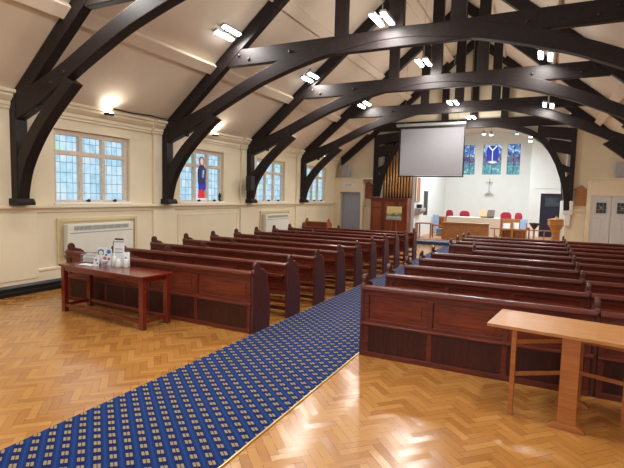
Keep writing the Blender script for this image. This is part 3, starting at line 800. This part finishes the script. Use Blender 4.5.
# ---------------------------------------------------------------- heaters in recesses
def heater(yc, lab):
    r = thing('convector_heater', lab, 'heater', (XL, yc, .6), group='white convector heaters on the left wall')
    MB().box(XL+.02, XL+.16, yc-.8, yc+.8, .62, 1.22).build('casing', 'heater', r, bevel=.015)
    g = MB().box(XL+.155, XL+.166, yc-.66, yc+.66, 1.10, 1.18).build('outlet_grille', 'grille', r)
    b = MB()
    for k in range(44): b.box(XL+.164, XL+.168, yc-.65+k*.03, yc-.642+k*.03, 1.10, 1.18)
    b.build('grille_bars', 'palegrey', g)
    MB().box(XL+.155, XL+.163, yc-.76, yc+.76, 1.04, 1.055).build('panel_seam', 'grille', r)
    MB().box(XL, XL+.03, yc-.6, yc+.6, .66, 1.1).build('wall_bracket', 'steel', r)
for n_, yc in ((18, 6.76), (19, 13.9)):
    b = MB(); a, c = yc-.95, yc+1.0
    for (p, q, z0, z1) in ((a, c, 1.27, 1.34), (a, a+.05, .45, 1.27), (c-.07, c, .45, 1.27)): b.box(XL, XL+.045, p, q, z0, z1)
    b.box(XL, XL+.008, a+.05, c-.07, .45, 1.27)
    struct(b.build('trim_%d' % n_, 'olive', bevel=.008))
heater(6.74, 'white convector heater with grey grille behind the red table leaflets'); heater(13.9, 'white convector heater on the wall beyond the left pews')

# ---------------------------------------------------------------- lamps
def tube_pair(name, label, loc, rx=0):
    r = thing(name, label, 'lamp', loc, group='twin white LED lamps', local=True)
    Tm = Matrix.Rotation(rx, 4, 'Y')
    for s in (-1, 1):
        MB(Tm).box(s*.1-.055, s*.1+.055, -.3, .3, .0, .05).build('lamp_housing', 'silver', r, bevel=.008)
        MB(Tm).box(s*.1-.045, s*.1+.045, -.28, .28, -.025, .002).build('lamp_tube', 'tube', r, bevel=.01)
    MB(Tm).box(-.14, .14, -.03, .03, .05, .07).build('bracket', 'silver', r)
    return r
def lamp_light(loc, e, tilt=0, col=(1, .96, .9)):
    L = bpy.data.lights.new('lamp_light', 'AREA'); L.shape = 'RECTANGLE'; L.size = .3; L.size_y = .6; L.energy = e; L.color = col
    o = bpy.data.objects.new('lamp_light', L); COL.objects.link(o); o.location = (loc[0], loc[1], loc[2]-.05); o.rotation_euler = (0, tilt, 0)
E0 = 70
lamps = []
for loc, lab in (((-2.72, 8.12, 5.0), 'twin-tube pendant lamp hanging on a wire before the second truss'),
                 ((-2.8, 11.6, 5.16), 'twin-tube pendant lamp hanging before the third truss king post'),
                 ((-2.7, 15.2, 4.86), 'twin-tube pendant lamp hanging before the fourth truss above the screen'),
                 ((-2.6, 18.5, 4.92), 'small twin-tube pendant lamp just above the projection screen, before the chancel arch'),
                 ((-2.72, 4.4, 5.05), 'added unseen twin-tube pendant lamp overhead before the nearest truss'),  # added above the view to light the near end
                 ((-2.72, .9, 5.05), 'added unseen twin-tube pendant lamp overhead at the back of the nave')):  # likewise added out of view, to fill the rear of the nave with light
    pl = tube_pair('pendant_lamp', lab, loc); lamps.append(loc)
    MB().cyl((0, 0, .06), (0, 0, roof_z(loc[0])-loc[2]-.01), .006, n=6).build('suspension_wire', 'steel', pl)
side = []
for loc, tl, lab in (((-6.02, 8.1, 5.18), -25, 'twin-tube lamp on the left roof slope before the second truss'),
                 ((-5.95, 11.75, 5.12), -25, 'twin-tube lamp on the left roof slope before the third truss'),
                 ((-5.62, 15.2, 4.98), -25, 'twin-tube lamp on the left roof slope before the fourth truss'),
                 ((-6.0, 4.5, 5.1), -25, 'twin-tube lamp on the left roof slope above the nearest truss'),
                 ((-.14, 11.6, 5.04), 15, 'twin-tube lamp on the right seen end-on under the second truss arch'),
                 ((-.03, 15.2, 4.62), 15, 'twin-tube lamp on the right under the third truss arch'),
                 ((.3, 4.4, 5.1), 15, 'added unseen twin-tube lamp on the right of the nearest truss')):  # added overhead, out of view, to even out the light
    sl = tube_pair('rafter_lamp', lab, loc, radians(tl)); side.append((loc, tl))
    MB().box(-.02, .02, -.02, .02, .06, roof_z(loc[0])-loc[2]-.02).build('stem', 'silver', sl)
def bulb(loc, e, col=(1, .96, .9)):
    L = bpy.data.lights.new('lamp_light', 'POINT'); L.energy = e; L.shadow_soft_size = .22; L.color = col
    o = bpy.data.objects.new('lamp_light', L); COL.objects.link(o); o.location = (loc[0], loc[1]-.25, loc[2]-.32)
for l in lamps: lamp_light(l, E0*.45); bulb(l, E0*1.15)
for l, tl in side: lamp_light(l, E0*.6, radians(tl))
# uplighters on the cornice between the trusses
def uplight(side, y, lab, e=19):
    X = XL if side < 0 else XR; q = 1 if side < 0 else -1
    r = thing('cornice_uplighter', lab, 'lamp', (X+q*.25, y, 3.42), group='floodlights on the cornice', local=True)
    MB().box(-.05, .05, -.09, .09, .0, .05).build('lamp_body', 'black', r, bevel=.01)
    MB().box(-.04, .04, -.07, .07, .05, .056).build('lamp_face', 'spotface', r)
    MB().box(min(0, -q*.09), max(0, -q*.09), -.02, .02, .005, .03).build('bracket', 'iron', r)
    L = bpy.data.lights.new('lamp_light', 'SPOT'); L.energy = e; L.spot_size = radians(165); L.spot_blend = 1; L.color = (1, .95, .86); L.shadow_soft_size = .06
    o = bpy.data.objects.new('lamp_light', L); COL.objects.link(o); o.location = (X+q*.27, y, 3.50); o.rotation_euler = (0, radians(180+q*40), 0)
uplight(-1, 6.85, 'small floodlight on the cornice above the first window, glowing on the ceiling')
uplight(-1, 10.3, 'small floodlight on the cornice above the coloured-figure window')
uplight(-1, 13.9, 'small floodlight on the cornice above the third window')
uplight(-1, 17.4, 'small floodlight on the cornice above the farthest window on the left')
for y, n in ((6.85, 'first'), (10.3, 'second'), (13.9, 'third'), (17.4, 'fourth')): uplight(1, y, 'small added unseen floodlight on the right-hand cornice in the %s bay from the camera' % n)  # right-hand row is added out of view to brighten ceiling and room
r = None
b = MB().tube([(XL+.2, 7.0, 3.58), (XL+.2, 7.5, 3.575), (XL+.22, 8.0, 3.6), (XL+.24, 8.3, 3.585), (XL+.24, 8.5, 3.6)], .012)
tag(b.build('black_cable', 'black'), 'thin black cable running along the cornice from the floodlight', 'cable')

# ---------------------------------------------------------------- projection screen
r = thing('projection_screen', 'large grey projection screen pulled down below the fourth truss', 'projection screen', (-3.55, 16.35, 4.35))
y = 16.35
MB().box(-4.80, -2.42, y-.06, y+.06, 4.35, 4.45).build('screen_casing', 'silver', r, bevel=.015)
MB().box(-4.63, -2.49, y-.004, y+.004, 2.66, 4.36).build('screen_cloth', 'screen', r)
b = MB(); b.box(-4.69, -4.63, y-.005, y+.005, 2.62, 4.35); b.box(-2.49, -2.45, y-.005, y+.005, 2.62, 4.35); b.box(-4.69, -2.45, y-.008, y+.006, 4.27, 4.35); b.build('black_border', 'black', r)
MB().cyl((-4.69, y, 2.63), (-2.45, y, 2.63), .022).build('bottom_bar', 'black', r)
b = MB(); b.cyl((-4.5, y, 4.45), (-4.5, y, 6.65), .006, n=6); b.cyl((-2.7, y, 4.45), (-2.7, y, 8.1), .006, n=6); b.build('hanging_wire', 'steel', r)

# ---------------------------------------------------------------- organ
r = thing('pipe_organ', 'pipe organ with gold pipes on a red-brown panelled case by the arch', 'organ', (-5.75, 19.3, 0))
oc = MB().box(-6.6, -5.02, 19.05, 19.40, 0, 1.78).box(-6.23, -5.02, 19.40, 19.70, 0, 1.78).build('organ_case', 'redorgan', r, bevel=.01)
MB().box(-6.64, -4.99, 19.0, 19.41, 1.78, 1.86).box(-6.23, -4.99, 19.41, 19.70, 1.78, 1.86).build('case_cornice', 'redorgan', r, bevel=.015)
b = MB()
for (a, c) in ((-6.57, -6.07), (-6.02, -5.49), (-5.44, -5.04)):
    MB().box(a+.06, c-.06, 19.035, 19.05, .18, 1.68).build('case_field', 'fieldwood', oc)
    for (p, q, z0, z1) in ((a, c, 1.68, 1.76), (a, c, 1.4, 1.46), (a, c, .1, .18), (a, a+.06, .1, 1.76), (c-.06, c, .1, 1.76)): b.box(p, q, 19.02, 19.05, z0, z1)
b.build('case_panel', 'redorgan', oc, bevel=.008)
for k in range(10):
    x = -6.15+k*.123; top = min(4.2, 2.7+1.55*math.sin(min(1, (k+1)/9)*pi/2))
    rad = .046
    MB().lathe([(.012, 0), (rad*.6, .05), (rad, .3), (rad, top-1.86-.0), (rad*.85, top-1.86)], (x, 19.52, 1.86), n=14).build('organ_pipe', 'brass', r, smooth=True)
b = MB(); b.box(-6.23, -5.0, 19.60, 19.70, 1.86, 4.3); b.build('pipe_backing', 'black', r)
# painting on an easel before the organ
r = thing('easel', 'slim wooden easel standing before the organ holding a painting', 'easel', (-5.4, 18.6, 0))
b = MB(); b.cyl((-5.62, 18.5, 0), (-5.42, 18.62, 1.55), .018); b.build('leg', 'lightpew', r)
MB().cyl((-5.22, 18.5, 0), (-5.40, 18.62, 1.55), .018).build('leg', 'lightpew', r); MB().cyl((-5.42, 18.95, 0), (-5.41, 18.64, 1.5), .018).build('leg', 'lightpew', r)
MB().box(-5.74, -5.1, 18.47, 18.55, .94, .97).build('easel_shelf', 'lightpew', r)
r = thing('painting', 'unframed painting with yellow sky and dark plants on the easel', 'painting', (-5.42, 18.52, .97), local=True)
Tm = Matrix.Rotation(radians(-6), 4, 'X')
MB(Tm).box(-.31, .31, -.02, .0, 0, .54).build('canvas', 'painting', r); MB(Tm).box(-.30, .30, .0, .02, .01, .53).build('stretcher_frame', 'oak', r)

# ---------------------------------------------------------------- notice boards, vestibule speakers, sign
def notice(x0, x1, z0, z1, zt, lab, mt):
    r = thing('notice_board', lab, 'notice board', ((x0+x1)/2, YE, z0))
    MB().prism([(x0, z0), (x1, z0), (x1, z1), ((x0+x1)/2, zt), (x0, z1)], 'y', YE-.05, YE).build('back_board', mt, r, bevel=.006)
    b = MB(); b.box(x0, x0+.04, YE-.075, YE-.05, z0, z1); b.box(x1-.04, x1, YE-.075, YE-.05, z0, z1); b.box(x0, x1, YE-.075, YE-.05, z0, z0+.04); b.box(x0, x1, YE-.075, YE-.05, z1-.06, z1-.02); b.build('frame', mt, r, bevel=.004)
    m = (x0+x1)/2
    b = MB(); b.prism([(x0-.04, z1-.02), (m, zt-.01), (x1+.04, z1-.02), (x1+.04, z1+.03), (m, zt+.04), (x0-.04, z1+.03)], 'y', YE-.09, YE); b.build('gable_moulding', mt, r, bevel=.004)
notice(-7.02, -6.68, 1.80, 2.34, 2.5, 'small brown gabled board on the wall left of the organ', 'fieldwood')
notice(1.02, 1.36, 1.73, 2.29, 2.44, 'small brown gabled board on the wall left of white double doors', 'midoak')
def spk(x, y, z, lab):
    r = thing('loudspeaker', lab, 'speaker', (x, y, z), local=True)
    MB().box(-.17, .17, -.12, .12, .04, .55).build('cabinet', 'spk', r, bevel=.015); MB().box(-.15, .15, -.13, -.12, .07, .52).build('grille', 'spk', r, bevel=.004)
    MB().box(-.1, .1, -.08, .08, 0, .04).build('foot_bracket', 'steel', r)
spk(-7.85, 19.2, 2.68, 'grey loudspeaker on the ledge above the left doorway'); spk(2.32, 19.2, 2.72, 'grey loudspeaker on the ledge above the white double doors')
r = thing('exit_sign', 'pale sign with grey lettering above the left doorway', 'sign', (-7.62, 18.99, 2.28), local=True)
MB().box(-.27, .27, -.012, .012, .0, .17).build('sign_plate', 'wtrim', r, bevel=.004)
cu = bpy.data.curves.new('lettering', 'FONT'); cu.body = 'EXIT'; cu.size = .15; cu.align_x = 'CENTER'; cu.extrude = .002
o = bpy.data.objects.new('lettering', cu); COL.objects.link(o); bpy.context.view_layer.update()
me = bpy.data.meshes.new_from_object(o.evaluated_get(bpy.context.evaluated_depsgraph_get())); bpy.data.objects.remove(o)
me.materials.clear(); me.materials.append(M['greycup'])
o = bpy.data.objects.new('lettering', me); COL.objects.link(o); o.parent = r; o.location = (0, -.015, .032); o.rotation_euler = (pi/2, 0, 0)

# ---------------------------------------------------------------- chancel furniture
FZ = .17
r = thing('chancel_desk', 'long honey oak panelled desk front at the head of the aisle', 'desk', (-2.83, 20.05, FZ))
MB().box(-3.74, -1.94, 20.0, 20.06, FZ, .86).build('front_panel', 'midoak', r, bevel=.006)
MB().box(-3.78, -1.9, 19.96, 20.35, .86, .9).build('desk_top', 'midoak', r, bevel=.008)
b = MB()
for x in (-3.74, -3.0, -2.3, -1.98): b.box(x, x+.05, 19.98, 20.0, FZ, .86)
b.box(-3.74, -1.94, 19.98, 20.0, .80, .86); b.box(-3.74, -1.94, 19.98, 20.0, FZ, FZ+.08); b.build('panel_frame', 'midoak', r, bevel=.005)
for x in (-3.76, -1.96): MB().box(x, x+.04, 20.0, 20.35, FZ, .86).build('side_panel', 'midoak', r)
r = thing('altar_table', 'communion table covered by an ivory cloth behind the oak desk front', 'altar', (-2.75, 21.9, FZ))
MB().box(-3.8, -1.7, 21.6, 22.3, 1.02, 1.06).build('tabletop', 'midoak', r)
for x in (-3.75, -1.83):
    for yy in (21.65, 22.17): MB().box(x, x+.08, yy, yy+.08, FZ, 1.02).build('leg', 'midoak', r)
r = tag(MB().build('altar_cloth', 'cloth') if False else (lambda b: b.build('altar_cloth', 'cloth'))(
    MB().box(-3.86, -1.64, 21.54, 22.36, 1.061, 1.075).box(-3.86, -1.64, 21.535, 21.55, .78, 1.07).box(-1.655, -1.64, 21.54, 22.36, .35, 1.07).box(-3.86, -3.845, 21.54, 22.36, .35, 1.07).box(-2.02, -1.64, 21.53, 21.545, .33, 1.06)),
    'ivory cloth with patterned hem draped over the communion table', 'tablecloth')
r = thing('bible_stand', 'open book on a dark stand on the altar cloth', 'book stand', (-2.17, 21.8, 1.075), local=True)
MB().prism([(-.1, 0), (.12, 0), (.12, .3), (.09, .3), (-.1, .06)], 'x', -.26, .26).build('stand', 'bowl', r, bevel=.005)
MB().prism([(-.12, .07), (-.1, .04), (.10, .31), (.08, .35)], 'x', -.30, -.01).build('page_block', 'page', r); MB().prism([(-.12, .07), (-.1, .04), (.10, .31), (.08, .35)], 'x', .01, .30).build('page_block', 'book', r)
def chair(x, y, lab, rz=pi):
    r = thing('red_chair', lab, 'chair', (x, y, FZ), rz, group='red upholstered chairs in the chancel', local=True)
    MB().box(-.24, .24, -.24, .24, .42, .5).build('seat', 'red', r, bevel=.03)
    b = MB(); b.prism([(-.22, .55), (.22, .55), (.235, 1.0), (.19, 1.1), (.1, 1.15), (-.1, 1.15), (-.19, 1.1), (-.235, 1.0)], 'y', .2, .26); b.build('backrest', 'red', r, bevel=.02)
    for a in (-.21, .21):
        for c in (-.2, .22): MB().box(a-.02, a+.02, c-.02, c+.02, 0, .43).build('leg', 'lightpew', r)
    MB().box(-.2, .2, .21, .25, .5, .56).build('back_support', 'lightpew', r)
    return r
c0 = chair(-3.98, 23.9, 'red chair at far left behind the altar, turned sideways', pi*.8)
for x, y, lab, rz in ((-3.32, 23.4, 'red chair behind the middle of the ivory altar cloth', pi), (-1.5, 23.4, 'red chair behind the right end of the altar, left of two', pi), (-.78, 23.0, 'small red chair farthest right near the pale chancel corner', pi*.72)):
    copy_tree(c0, loc=(x, y, FZ), label=lab, rz=rz)
# oak clergy stall right of the altar, with papers
r = thing('clergy_stall', 'low honey oak stall with back to the wall right of the altar', 'stall', (-1.15, 22.3, FZ))
MB().box(-1.60, -.58, 22.6, 22.66, FZ, 1.04).build('back_board', 'midoak', r, bevel=.01)
for x in (-1.60, -1.17, -.62): MB().box(x, x+.05, 22.2, 22.66, FZ, .9).build('arm_panel', 'midoak', r, bevel=.01)
MB().box(-1.58, -.6, 22.25, 22.6, .55, .6).build('seat', 'midoak', r)
def sheet(n, x, y, z, w, h, mt, lab, rx=-12):
    o = MB(Matrix.Rotation(radians(rx), 4, 'X')).box(-w/2, w/2, -.006, .006, 0, h).build(n, mt); o.location = (x, y, z); tag(o, lab, 'poster')
sheet('paper_poster', -.72, 22.3, .605, .26, .45, 'bluepaper', 'pale blue poster propped on the right seat of the oak stall')
sheet('paper_poster', -1.4, 22.3, .605, .3, .26, 'paper', 'white paper propped on the left seat of the oak stall')
sheet('paper_poster', -1.0, 22.26, .605, .22, .3, 'paper', 'white paper propped on the middle of the oak stall seat')
# communion rail
r = thing('communion_rail', 'slim light oak communion rail across the right of the chancel', 'rail', (-.5, 20.2, FZ))
MB().box(-1.88, .66, 20.17, 20.23, .70, .745).build('handrail', 'oak', r, bevel=.01)
for x in (-1.7, -1.07, -.68, .1, .62): MB().box(x-.02, x+.02, 20.18, 20.22, FZ, .70).build('post', 'oak', r)
# bowl on a stand
r = thing('bowl_stand', 'dark wide bowl on a wooden stem beside the navy door', 'plant stand', (-.27, 21.0, FZ), local=True)
MB().lathe([(.02, .52), (.05, .56), (.12, .66), (.2, .78), (.215, .80), (.19, .79), (.1, .68)], n=20).build('bowl', 'bowl', r, smooth=True)
MB().lathe([(.13, 0), (.13, .03), (.04, .06), (.035, .4), (.06, .52), (.03, .54)], n=14).build('stem', 'midoak', r, smooth=True)
# font
r = thing('oak_font', 'honey oak octagonal font with flared bowl before the navy door', 'font', (.5, 20.7, FZ), local=True)
MB().lathe([(.26, 0), (.26, .06), (.16, .12), (.13, .4), (.15, .55), (.24, .70), (.30, .78), (.30, .95), (.32, .96), (.32, .99)], n=8).build('font_bowl', 'midoak', r)
MB().lathe([(.27, .985), (.25, 1.01), (.06, 1.05), (.03, 1.10), (.025, 1.14)], n=8).build('font_lid', 'midoak', r)
# cross on the back wall, its small ledge
r = thing('altar_cross', 'slender metal cross on a small shelf below the centre stained window', 'cross', (-2.62, CYB-.1, 2.2), local=True)
MB().box(-.018, .018, -.012, .012, .08, .80).build('upright', 'steel', r); MB().box(-.18, .18, -.012, .012, .56, .595).build('crossbar', 'steel', r)
MB().lathe([(.16, .02), (.16, .04), (.05, .07), (.03, .09)], n=14).build('cross_foot', 'steel', r); MB().box(-.22, .22, -.1, .1, -.02, .02).build('shelf', 'wtrim', r)
# chancel left side
r = thing('hanging_banner', 'tall narrow tan wooden panel hanging on the white chancel pier', 'panel', (CX0, 20.1, 1.7))
MB().box(CX0, CX0+.05, 19.76, 20.5, 1.72, 2.75).build('panel_board', 'oak', r, bevel=.01)
b = MB(); b.box(CX0+.04, CX0+.07, 19.76, 19.84, 1.72, 2.75); b.box(CX0+.04, CX0+.07, 20.42, 20.5, 1.72, 2.75); b.build('panel_edge', 'wtrim', r)
r = thing('wall_bracket_shelf', 'grey rounded bracket shelf on the white pier below the tan panel', 'shelf', (CX0, 20.1, 1.1))
MB().prism([(CX0, 1.12), (CX0+.16, 1.2), (CX0+.26, 1.32), (CX0+.28, 1.44), (CX0, 1.44)], 'y', 19.8, 20.75).build('bracket', 'spk', r, bevel=.03)
MB().box(CX0+.02, CX0+.2, 20.1, 20.4, 1.44, 1.6).build('dark_box', 'bowl', r, bevel=.01)
r = thing('side_table', 'small brown wooden table at the foot of the white chancel pier', 'table', (-4.55, 20.4, FZ))
MB().box(-4.88, -4.2, 20.0, 20.6, .78, .82).build('tabletop', 'midoak', r, bevel=.006)
for x in (-4.85, -4.27):
    for yy in (20.04, 20.52): MB().box(x, x+.05, yy, yy+.05, FZ, .78).build('leg', 'midoak', r)
r = thing('wooden_cabinet', 'small brown cabinet beside the left red chair in the chancel', 'cabinet', (-4.5, 23.6, FZ))
MB().box(-4.85, -4.35, 23.7, 24.1, FZ, .98).build('cabinet_body', 'midoak', r, bevel=.01); MB().box(-4.8, -4.4, 23.68, 23.7, FZ+.06, .92).build('door', 'lightpew', r, bevel=.006)
sheet('paper_poster', -4.68, 23.2, FZ, .3, .9, 'bluepaper', 'pale blue poster standing by the left chancel wall', -4)
r = thing('low_stand', 'low oak rail stand with grey box left of the oak desk', 'stand', (-4.2, 21.5, FZ))
MB().box(-4.5, -3.95, 21.5, 21.56, .62, .68).build('top_bar', 'oak', r)
for x in (-4.5, -4.0): MB().box(x, x+.05, 21.5, 21.56, FZ, .62).build('post', 'oak', r)
tag(MB().box(-4.32, -3.95, 21.7, 22.0, FZ, .50).build('grey_box', 'greycup', bevel=.015), 'grey box on the chancel floor behind the low oak stand', 'box')
# chancel lamps
def small_lamp(loc, lab, mt='tube', e=18):
    r = thing('chancel_spotlight', lab, 'lamp', loc, group='spotlights in the chancel', local=True)
    MB().cyl((0, 0, .03), (0, 0, .16), .07, .05).build('lamp_body', 'silver', r, smooth=False); MB().cyl((0, 0, .0), (0, 0, .03), .065, n=14).build('lamp_face', mt, r)
    MB().cyl((0, 0, .16), (0, 0, .45), .008, n=6).build('stem', 'steel', r)
small_lamp((-2.42, 21.2, 4.62), 'white spotlight, upper left of the pair near the screen corner in the chancel'); small_lamp((-2.15, 21.4, 4.6), 'white spotlight beside the screen corner in the chancel, right of its pair')
small_lamp((-1.12, 21.0, 4.55), 'blue-tinted spotlight above the altar windows', 'bluelamp'); small_lamp((-.6, 21.0, 4.42), 'white spotlight upper right above the altar windows'); small_lamp((-.6, 20.6, 4.2), 'white spotlight lower right above the altar windows')
for x, y, z, e in ((-2.4, 21.2, 4.55, 110), (-.8, 21.0, 4.3, 90), (-2.7, 23.5, 4.9, 110)):
    L = bpy.data.lights.new('lamp_light', 'AREA'); L.size = .6; L.energy = e; L.color = (.84, .94, 1)
    o = bpy.data.objects.new('lamp_light', L); COL.objects.link(o); o.location = (x, y, z)

# ---------------------------------------------------------------- world and view
w = bpy.data.worlds.new('world'); S.world = w; w.use_nodes = True
bg = w.node_tree.nodes['Background']; bg.inputs[0].default_value = (.93, .96, 1, 1); bg.inputs[1].default_value = .8
S.view_settings.view_transform = 'Standard'; S.view_settings.look = 'None'; S.view_settings.gamma = 1; S.view_settings.exposure = 0.12
for o in bpy.data.objects:
    if '_local' in o: del o['_local']
